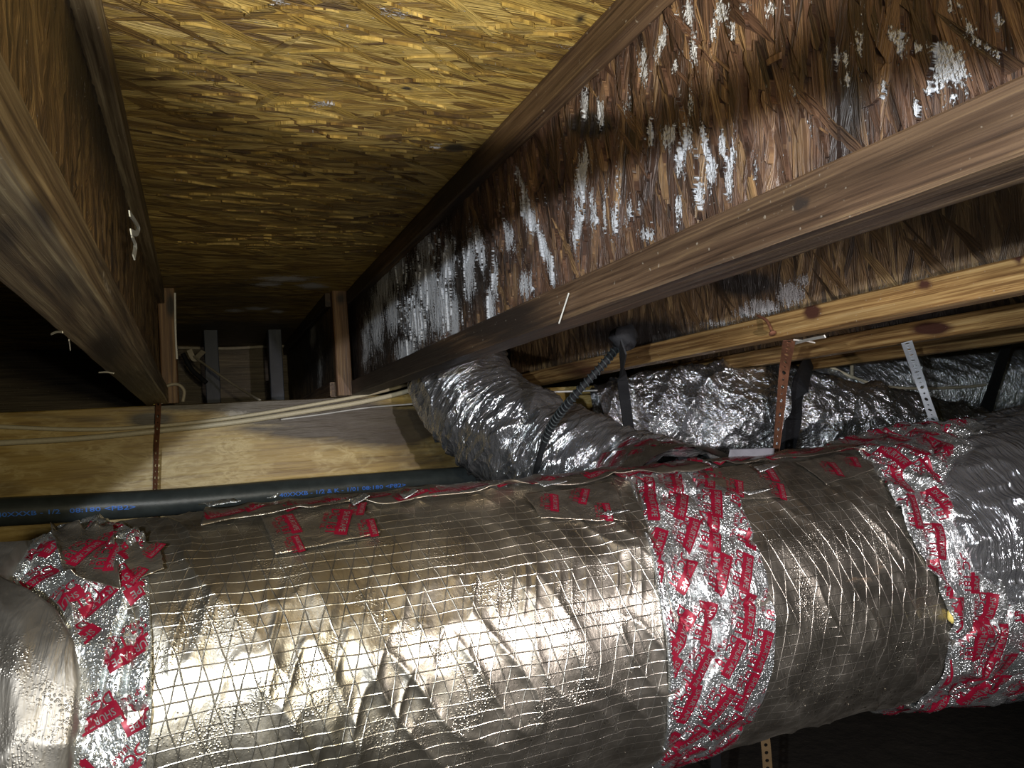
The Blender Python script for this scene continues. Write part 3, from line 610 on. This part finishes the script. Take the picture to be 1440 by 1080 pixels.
# yellow insulation tuft at the right joint
def lump(name, c, rad, mat, parent, seed=0, n=14, off=(0, 0, 0)):
    th, ph = np.meshgrid(np.linspace(0, 2 * math.pi, n, endpoint=False), np.linspace(.15, math.pi - .15, n // 2), indexing='ij'); th = th.ravel(); ph = ph.ravel()
    d = np.stack([np.sin(ph) * np.cos(th), np.sin(ph) * np.sin(th), np.cos(ph)], 1); r = .7 + .6 * vnoise(*(d * 2.3 + 7).T, seed=seed)
    V = np.array(c) - np.array(off) + d * r[:, None] * np.array(rad); m_ = n // 2
    F = [((i * m_ + j), ((i + 1) % n) * m_ + j, ((i + 1) % n) * m_ + j + 1, i * m_ + j + 1) for i in range(n) for j in range(m_ - 1)]
    F += [tuple(i * m_ for i in range(n)), tuple(i * m_ + m_ - 1 for i in range(n))[::-1]]
    return mesh(name, V, F, mat, parent)
sq, tq = hit(1334, 866); lump('insulation_tuft', surf(np.array([sq]), np.array([tq]), np.array([RD + .003]))[0], (.004, .004, .008), M['yellow_foam'], duct, off=tuple(duct.location))
# condensation beads on foil
def beads(parent, zones, n, rf, seed):
    rr = random.Random(seed); V = []; F = []
    for _ in range(n):
        px0, py0, px1, py1 = rr.choice(zones); s, t = hit(rr.uniform(px0, px1), rr.uniform(py0, py1)); sz = rr.uniform(.0004, .0012)
        c = surf(np.array([s]), np.array([t]), rf(np.array([s]), np.array([t])))[0] - np.array(parent.location)
        nn = unit(math.cos(t) * FRV + math.sin(t) * UPV); a = U0; b = np.cross(nn, a); o = len(V)
        for k_ in range(6): V.append(c + sz * (math.cos(k_ * 1.0472) * a + math.sin(k_ * 1.0472) * b))
        for k_ in range(6): V.append(c + sz * .62 * (math.cos(k_ * 1.0472 + .5) * a + math.sin(k_ * 1.0472 + .5) * b) + nn * sz * .6)
        V.append(c + nn * sz * .8)
        for k_ in range(6): F += [(o + k_, o + (k_ + 1) % 6, o + 6 + (k_ + 1) % 6, o + 6 + k_), (o + 6 + k_, o + 6 + (k_ + 1) % 6, o + 12)]
    o = mesh('water_beads', V, F, M['water'], parent); o['kind'] = 'stuff'
beads(duct, [(1100, 880, 1320, 990), (1080, 930, 1260, 1000), (950, 960, 1060, 1030), (230, 1000, 900, 1079), (600, 930, 900, 1079)], 900, lambda s, t: base_r(s, t) + .0003, 8)
# ---------------------------------------------------------------- bent foil ducts
def spline(pts, n):
    pts = [np.array(p, float) for p in pts]; out = []; m = len(pts)
    for u in np.linspace(0, m - 1 - 1e-6, n):
        i = int(u); t = u - i; p0, p1, p2, p3 = pts[max(i - 1, 0)], pts[i], pts[i + 1], pts[min(i + 2, m - 1)]
        out.append(.5 * ((2 * p1) + (-p0 + p2) * t + (2 * p0 - 5 * p1 + 4 * p2 - p3) * t * t + (-p0 + 3 * p1 - 3 * p2 + p3) * t ** 3))
    return np.array(out)
def tube(name, pts, rf, mat, parent, ns, nt, cap=True, up0=(0, 0, 1.)):
    C = spline(pts, ns); T = np.gradient(C, axis=0); T /= np.linalg.norm(T, axis=1)[:, None]
    L = np.concatenate([[0], np.cumsum(np.linalg.norm(np.diff(C, axis=0), axis=1))])
    a = np.array(up0, float); V = []; UV = []
    th = np.linspace(0, 2 * math.pi, nt)
    for i in range(ns):
        a = unit(a - T[i] * (a @ T[i])); b = np.cross(T[i], a); r = rf(np.full(nt, L[i]), th, L[-1])
        V.append(C[i] + r[:, None] * (np.cos(th)[:, None] * a + np.sin(th)[:, None] * b)); UV.append(np.stack([np.full(nt, L[i]), th * .12, th * 0], 1))
    V = np.vstack(V) - (np.array(parent.location) if parent else 0)
    return mesh(name, V, grid_faces(ns, nt), mat, parent, attrs={'suv': np.vstack(UV), 'rust': np.zeros(len(V))}), C, T
def flex_r(R, seed, amp=1.0, pitch=.032):
    def f(s, t, L):
        r = R + amp * .0028 * np.sin((s / pitch + t / 6.2832 + .5 * vnoise(s * 8, np.cos(t) + 3, np.sin(t) + 3, seed + 9)) * 6.2832) * .5
        r = r + amp * .010 * (vnoise(s * 9, np.cos(t) * 2 + 3, np.sin(t) * 2 + 3, seed) - .5)
        r = r + amp * .011 * ridge(s * 28 + 3.2 * np.sin(t + s * 5), np.cos(t) * 1.6 + 5, np.sin(t) * 1.6 + 5, seed + 1) ** 2
        r = r + amp * .004 * ridge(s * 90 + 2 * np.sin(2 * t), np.cos(t) * 3 + 5, np.sin(t) * 3 + 5, seed + 2) ** 2
        return r
    return f
br = empty('flexible_duct', tuple(P(800, 650, 1.3))); tag(br, 'bent flexible silver duct rising from the big duct to the joists', 'duct')
f0 = flex_r(.105, 100)
def brr(s, t, L): return f0(s, t, L) - .016 * np.exp(-((s - .40) / .014) ** 2) - .004 * np.exp(-((s - .22) / .02) ** 2)
bpts = [surf(np.array([.50]), np.array([1.9]), np.array([.10]))[0], P(905, 705, 1.22), P(830, 672, 1.30), P(752, 632, 1.40), P(702, 598, 1.50), P(662, 560, 1.58), P(640, 505, 1.64), P(650, 430, 1.66)]
tb, Cb, Tb = tube('sleeve', bpts, brr, M['foil_flex'], br, 420, 260)
col, _, _ = tube('tape_collar', [bpts[0], (bpts[0] + bpts[1]) / 2, bpts[1]], lambda s, t, L: .112 + .012 * np.exp(-s * 12) + .003 * ridge(s * 30, t * 3, seed=7) ** 2 - .002 * (s / L), M['foil_patch'], br, 70, 160)
# red marks around the collar
def tube_print(parent, C, T, i, th, R, up0, ang, sc=1.0):
    V, F, Mi, Hh = PG; L = np.concatenate([[0], np.cumsum(np.linalg.norm(np.diff(C, axis=0), axis=1))])
    c, d = math.cos(ang), math.sin(ang); ds = (V[:, 0] * c - V[:, 1] * d) * sc; dt = (V[:, 0] * d + V[:, 1] * c) * sc / R
    a = np.array(up0, float); a = unit(a - T[i] * (a @ T[i])); b = np.cross(T[i], a); tt = th + dt
    W = C[i] + ds[:, None] * T[i] + (R + Hh)[:, None] * (np.cos(tt)[:, None] * a + np.sin(tt)[:, None] * b)
    mesh('printed_mark', W - np.array(br.location), F, [M['red_ink'], M['silver_ink']], parent, fmat=Mi)
Cc = spline([bpts[0], (bpts[0] + bpts[1]) / 2, bpts[1]], 70); Tc = np.gradient(Cc, axis=0); Tc /= np.linalg.norm(Tc, axis=1)[:, None]
for i in range(16, 66, 13):
    for j in range(13): tube_print(col, Cc, Tc, i, j * .48 + i * .1, .117, (0, 0, 1.), ANG + R_.uniform(-.3, .3), .9)
d2 = empty('crumpled_duct', tuple(P(1050, 600, 1.6))); tag(d2, 'crumpled bright foil duct behind the big duct, under the golden joist', 'duct')
f2 = flex_r(.112, 120, .9, .05)
def d2r(s, t, L):
    r = f2(s, t, L) + .022 * ridge(s * 11 + 1.1 * t, np.sin(t) * .9, np.cos(t) * .9, 125) ** 2
    return r
tube('sleeve', [P(850, 618, 1.70), P(930, 600, 1.70), P(1060, 588, 1.72), P(1250, 620, 1.80), P(1420, 660, 1.95), P(1600, 700, 2.1)], d2r, M['foil_crumpled'], d2, 460, 260)
d3 = empty('ribbed_duct', tuple(P(1320, 545, 2.3))); tag(d3, 'finely ribbed silver duct behind the white perforated strap', 'duct')
tube('sleeve', [P(1120, 575, 2.05), P(1250, 555, 2.22), P(1400, 542, 2.38), P(1560, 530, 2.50)], flex_r(.112, 140, 1.0, .014), M['foil_ribbed'], d3, 420, 220)
# ---------------------------------------------------------------- pipe
yp = 1.64
pp = [onY(-60, 724, yp), onY(0, 720, yp), onY(240, 706, yp), onY(450, 688, yp), onY(680, 670, yp), onY(900, 655, yp)]
pipe = empty('black_pipe', tuple(pp[2])); tag(pipe, 'black plastic pipe with blue printing along the girder', 'pipe')
o = sweep('barrel', pp, .0275, M['black_pipe'], pipe, n=32, sub=12); o.data.transform(Matrix.Translation(-pipe.location))
def pipe_text(body, px0, px1, size):
    v, f = text_mesh(body, size); w_ = v[:, 0].max() - v[:, 0].min(); f0_ = (v[:, 0] - v[:, 0].min()) / w_
    dep = lambda x: np.interp(x, [-60, 0, 240, 450, 680], [724, 720, 706, 688, 670])
    W = []
    for a, yy in zip(f0_, v[:, 1]):
        px = px0 + (px1 - px0) * a; c = onY(px, dep(px), yp); an = yy / .0275 - .15
        W.append(c + np.array([0, -math.cos(an), math.sin(an)]) * .0281)
    o = mesh('printed_mark', np.array(W) - np.array(pipe.location), f, M['blue_ink'], pipe, smooth=False)
pipe_text('40XXXB - 1/2 & K - 1/01 08:180 <P82>', 391, 566, .0120)
pipe_text('08:180 <PB2>', 101, 192, .0120); pipe_text('40XXXB - 1/2', 0, 88, .0120)
# ---------------------------------------------------------------- cables
def cable(name, pix, y, rad, mat, label, cat='cable', grp=None):
    pts = [onY(a, b, yy) for (a, b), yy in zip(pix, y)]
    o = sweep(name, pts, rad, mat, None, n=8); at_origin(o, tuple(pts[0])); return tag(o, label, cat, grp)
cable('beige_cable', [(-60, 626), (0, 623), (120, 616), (222, 606), (330, 594), (440, 577), (520, 563), (585, 546), (640, 520)], [1.713] * 7 + [1.72, 1.70], .0060, M['beige_cable'], 'lower thick cream cable sagging along the front of the girder')
cable('beige_cable', [(-60, 597), (0, 600), (120, 604), (222, 599), (330, 587), (440, 569), (520, 554), (580, 538), (635, 512)], [1.722] * 9, .0045, M['beige_cable'], 'upper cream cable on the girder, joining the lower one past the rusty strap')
cable('thin_cable', [(395, 590), (450, 583), (520, 573), (620, 565), (690, 556), (760, 552), (840, 549)], [1.712, 1.705, 1.70, 1.45, 1.33, 1.31, 1.3], .0019, M['white_cable'], 'thin white wire crossing in front of the bent flexible duct')
cable('far_cable', [(250, 489), (320, 490), (380, 487), (425, 486)], [2.66] * 4, .006, M['grey_cable'], 'grey cable stretched under the ceiling at the far end of the bay')
cable('diagonal_wire', [(272, 501), (300, 521), (335, 545), (366, 563)], [2.2, 2.1, 2.0, 1.86], .003, M['grey_cable'], 'diagonal grey wire running down to the girder in the far bay', 'wire')
cable('looped_wire', [(227, 568), (227, 552), (237, 542), (251, 541), (259, 550), (257, 565)], [1.69] * 6, .0035, M['grey_cable'], 'short looped grey wire at the foot of the left post', 'wire')
cable('dark_cord', [(257, 497), (270, 520), (290, 538)], [2.3, 2.3, 2.28], .007, M['black_strap'], 'dark curved cord behind the diagonal wire', 'cord')
# flat metal clip on the far cable
o = sweep('metal_bracket', [onY(266, 492, 2.2), onY(273, 505, 2.2), onY(280, 500, 2.22), onY(286, 494, 2.24)], 0, M['grey_cable'], None, flat=(.014, .003)); at_origin(o, tuple(onY(276, 500, 2.2))); tag(o, 'folded metal bracket hanging at the left end of the far cable', 'bracket')
o = sweep('edge_strip', [onY(246, 412, 1.695), onY(247, 470, 1.695), onY(249, 505, 1.695)], 0, M['white_cable'], None, flat=(.0035, .002)); at_origin(o, tuple(onY(246, 412, 1.695))); tag(o, 'narrow white strip along the right edge of the reddish post', 'strip')
# ---------------------------------------------------------------- perforated straps
def perf_strap(name, pts, width, pitch, hole, mat, label, side, alt=True, twist=0.0, cat='strap', grp=None):
    """steel band with real holes; side = direction across the band"""
    C = spline(pts, 200); L = np.concatenate([[0], np.cumsum(np.linalg.norm(np.diff(C, axis=0), axis=1))]); tot = L[-1]; n = max(2, int(tot / pitch))
    V2 = []; F = []
    for i in range(n):
        a, b = i * pitch, (i + 1) * pitch; c = (a + b) / 2; hr = hole * (1 if (i % 2 == 0 or not alt) else .55)
        outer = [(a, -.5), (c, -.5), (b, -.5), (b, 0), (b, .5), (c, .5), (a, .5), (a, 0)]; o_ = len(V2)
        V2 += [(u, v * width) for u, v in outer]
        for u, v in outer:
            an = math.atan2(v * width, u - c); V2.append((c + hr * math.cos(an), hr * math.sin(an)))
        F += [(o_ + j, o_ + (j + 1) % 8, o_ + 8 + (j + 1) % 8, o_ + 8 + j) for j in range(8)]
    V = []
    for u, v in V2:
        q = np.array([np.interp(u, L, C[:, k_]) for k_ in range(3)]); sd = np.array(side, float)
        T = np.array([np.interp(min(u + .004, tot), L, C[:, k_]) for k_ in range(3)]) - np.array([np.interp(max(u - .004, 0), L, C[:, k_]) for k_ in range(3)]); T = unit(T)
        sd = unit(sd - T * (sd @ T)); nn = np.cross(T, sd); an = twist * (max(u, 0) / tot) ** .5; V.append(q + v * (math.cos(an) * sd + math.sin(an) * nn))
    o = mesh(name, V, F, mat, smooth=False); md = o.modifiers.new('thickness', 'SOLIDIFY'); md.thickness = .0011; md.offset = 0
    at_origin(o, tuple(pts[0])); return tag(o, label, cat, grp)
view_side = CM @ np.array([1, 0, 0])
GP = 'perforated hanger straps'
perf_strap('perforated_strap', [onZ(1275, 481, ZB), P(1297, 545, 1.42), P(1322, 617, 1.335)], .018, .0135, .0042, M['galv'], 'shiny galvanised perforated strap hanging down to the big duct', view_side, grp=GP)
perf_strap('perforated_strap', [onZ(1110, 478, ZB), P(1103, 520, 1.17), P(1097, 580, 1.16), P(1090, 648, 1.15)], .018, .012, .0036, M['rust'], 'rusty perforated strap twisted edge-on beside the wide black strap', view_side, twist=1.42, grp=GP)
perf_strap('perforated_strap', [onY(224, 530, 1.690), onY(222, 590, 1.69), onY(220, 630, 1.69), onY(218, 692, 1.69), onY(219, 760, 1.70)], .013, .013, .0032, M['rust'], 'rusty perforated strap hanging down the girder from the left post', view_side, twist=.5, grp=GP)
perf_strap('perforated_strap', [P(1074, 1020, 1.5), P(1078, 1060, 1.5), P(1082, 1120, 1.5)], .020, .0165, .0040, plain('dull_brass', (.30, .20, .10), .5, .4), 'brownish perforated strap hanging below the big duct', view_side, alt=False, grp=GP)
def strap(name, pts, width, mat, label, cat='strap', grp='black webbing straps', th=.0022):
    o = sweep(name, pts, 0, mat, None, flat=(width, th), sub=8); at_origin(o, tuple(pts[0])); return tag(o, label, cat, grp)
strap('webbing_strap', [onZ(877, 488, ZB - .003), P(874, 520, 1.27), P(880, 570, 1.28), P(889, 640, 1.30)], .022, M['black_strap'], 'black strap dropping straight down from the golden joist')
strap('webbing_strap', [onZ(1140, 505, ZB) * 1.3, P(1130, 530, 1.42), P(1116, 590, 1.42), P(1100, 660, 1.44)], .042, M['black_strap'], 'wide black strap beside the rusty perforated strap')
strap('webbing_strap', [P(1420, 470, 1.9), P(1405, 520, 1.95), P(1385, 580, 2.0), P(1370, 630, 2.0)], .06, M['black_strap'], 'wide black strap around the ribbed duct near the right edge')
strap('webbing_strap', [P(1004, 1010, 1.5), P(1006, 1060, 1.5), P(1008, 1120, 1.5)], .026, M['black_strap'], 'black strap hanging under the big duct, beside the brownish perforated one')
# coiled black cord from the joist round the bent duct
cb = empty('coiled_cord', tuple(P(878, 478, 1.15))); tag(cb, 'ribbed black cord slung from the golden joist round the bent duct', 'cord')
cp = [P(882, 470, 1.14), P(850, 510, 1.12), P(805, 560, 1.13), P(775, 600, 1.19), P(757, 650, 1.23), P(750, 690, 1.27)]
o = sweep('core', cp, .0055, M['black_strap'], cb, n=10, sub=10); o.data.transform(Matrix.Translation(-cb.location))
sc_ = spline(cp, 60)
CC = spline(cp, 700); TT = np.gradient(CC, axis=0); TT /= np.linalg.norm(TT, axis=1)[:, None]; hp = []
for i in range(0, 480, 3):
    a = unit(np.cross(TT[i], [0, 0, 1.])); b = np.cross(a, TT[i]); an = i * .42; hp.append(CC[i] + .0068 * (a * math.cos(an) + b * math.sin(an)))
o = sweep('coil', hp, .0014, M['black_pipe'], cb, n=5, sub=2); o.data.transform(Matrix.Translation(-cb.location))
o = lump('knot', P(878, 474, 1.12), (.022, .018, .020), M['black_strap'], cb, seed=3, off=tuple(cb.location))
# ---------------------------------------------------------------- right-hand cables and rails behind
cable('beige_cable', [(1130, 500), (1160, 512), (1198, 530), (1240, 543), (1300, 546), (1380, 542), (1470, 528)], [1.50, 1.50, 1.45, 1.42, 1.42, 1.42, 1.45], .0045, M['beige_cable'], 'cream cable drooping in front of the ribbed duct')
cable('beige_cable', [(1200, 491), (1198, 505), (1198, 528)], [1.46, 1.46, 1.45], .0050, M['beige_cable'], 'short cream cable end hooked down from the third joist')
rl = onY(1140, 514, 1.6); rr_ = onY(1232, 500, 1.6)
o = sweep('pale_rail', [rl, rr_], 0, M['beige_cable'], None, flat=(.022, .010)); at_origin(o, tuple(rl)); tag(o, 'pale flat rail piece behind the drooping cable', 'rail', 'pale rails under the far joists')
rl = onY(1246, 500, 1.6); rr_ = onY(1450, 470, 1.6)
o = sweep('pale_rail', [rl, rr_], 0, M['beige_cable'], None, flat=(.020, .010)); at_origin(o, tuple(rl)); tag(o, 'long pale rail behind the top of the galvanised strap', 'rail', 'pale rails under the far joists')
# plastic film label
q = [P(1026, 632, 1.06), P(1088, 630, 1.07), P(1086, 655, 1.06), P(1022, 655, 1.05)]
n = 14; u = np.linspace(0, 1, n); A, B = np.meshgrid(u, u, indexing='ij'); A = A.ravel(); B = B.ravel()
V = sum(w_[:, None] * p for w_, p in zip([(1 - A) * (1 - B), A * (1 - B), A * B, (1 - A) * B], q)); V[:, 1] += .004 * np.sin(A * 6) * (1 - B)
o = mesh('plastic_film', V, grid_faces(n, n), M['clear_film']); md = o.modifiers.new('t', 'SOLIDIFY'); md.thickness = .0008
at_origin(o, tuple(q[3])); tag(o, 'cloudy plastic film tab standing up on top of the big duct', 'film')
# nails, splinters, small metal
def nail(a, b, rad, mat, label, head=True):
    a, b = np.array(a), np.array(b); t = empty('bent_nail', tuple(a))
    mid = (a + b) / 2 + np.array([.0, -.004, .004]); o = sweep('shank', [a, mid, b], rad, mat, t, n=8); o.data.transform(Matrix.Translation(-t.location))
    if head:
        d = unit(b - mid); o = sweep('head', [b, b + d * .0018], rad * 2.4, mat, t, n=10); o.data.transform(Matrix.Translation(-t.location))
    return tag(t, label, 'nail')
nail(onX(1066, 444, .776), onX(1086, 468, .765), .0022, M['rust'], 'bent rusty nail sticking out of the golden joist')
nail(onX(800, 412, .336), onX(786, 455, .334), .0008, M['white_fibre'], 'thin pale thread hanging on the lower edge of the mouldy joist', head=False).name = 'pale_thread'
def sliver(p, q, w_, mat, label, name='wood_splinter', cat='splinter', grp=None):
    o = sweep(name, [p, (np.array(p) + np.array(q)) / 2 + np.array([0, 0, .001]), q], 0, mat, None, flat=(w_, w_ * .4)); at_origin(o, tuple(p)); tag(o, label, cat, grp)
sliver(onZ(1114, 484, ZB - .004), onZ(1160, 473, ZB - .012), .004, M['white_fibre'], 'white splinter jutting right from the top of the rusty strap', grp='white splinters')
sliver(onZ(1116, 478, ZB - .004), onZ(1146, 482, ZB - .008), .002, M['white_fibre'], 'thinner white splinter crossing under the longer one by the rusty strap', grp='white splinters')
sliver(onX(985, 65, .355), onX(1028, 100, .352), .004, M['post_wood'], 'loose brown splinter lifting off the mouldy web near the top', grp='loose web splinters')
sliver(onX(1066, 100, .357), onX(1098, 78, .348), .004, M['post_wood'], 'long loose splinter standing off the mouldy web in the dark band', grp='loose web splinters')
sliver(onX(1145, 178, .357), onX(1163, 187, .352), .003, M['post_wood'], 'tiny loose splinter at the middle of the mouldy web', grp='loose web splinters')
# joist hanger tab, upper left
hg = empty('metal_clip', tuple(onX(186, 312, -.050))); tag(hg, 'small bent metal clip on the right side of the pale left joist', 'clip')
for a in ([(182, 300), (194, 318), (192, 328), (184, 326)], [(185, 330), (190, 345), (188, 362)]):
    o = sweep('tab', [onX(*q_, -.052) for q_ in a], 0, M['galv'], hg, flat=(.006, .0012)); o.data.transform(Matrix.Translation(-hg.location))
for (x, y, x2, y2, l) in [(97, 478, 99, 492, 'pale fleck hanging at the lower left joist edge'), (72, 470, 88, 467, 'fine pale fibre curling at the left joist edge above the fleck'), (139, 524, 160, 525, 'fine pale fibre near the end of the left joist')]:
    sliver(onZ(x, y, ZB), onZ(x2, y2, ZB - .004), .0016, M['white_fibre'], l, 'wood_fibre', 'fibre', 'pale fibres on the left joist')
# yellow glue drop at the end of left joist
o = lump('foam_drop', onY(217, 562, 1.70), (.004, .004, .010), M['yellow_foam'], None, seed=9); at_origin(o, tuple(onY(217, 562, 1.70))); tag(o, 'yellow foam drop at the end corner of the left joist', 'drop')
# far pier, dark at lower right
pr = timber('pier', ((1.62, 2.3), (1.9, 2.3), (-1.06, -.25)), 'z', plain('dark_block', (.02, .02, .022), .9, 0, .003, 20), c=.006, step=.04, seg=.05, rough=.003)
at_origin(pr, (1.96, 2.1, -1.06)); tag(pr, 'nearly black block pier below the duct at the lower right', 'pier')
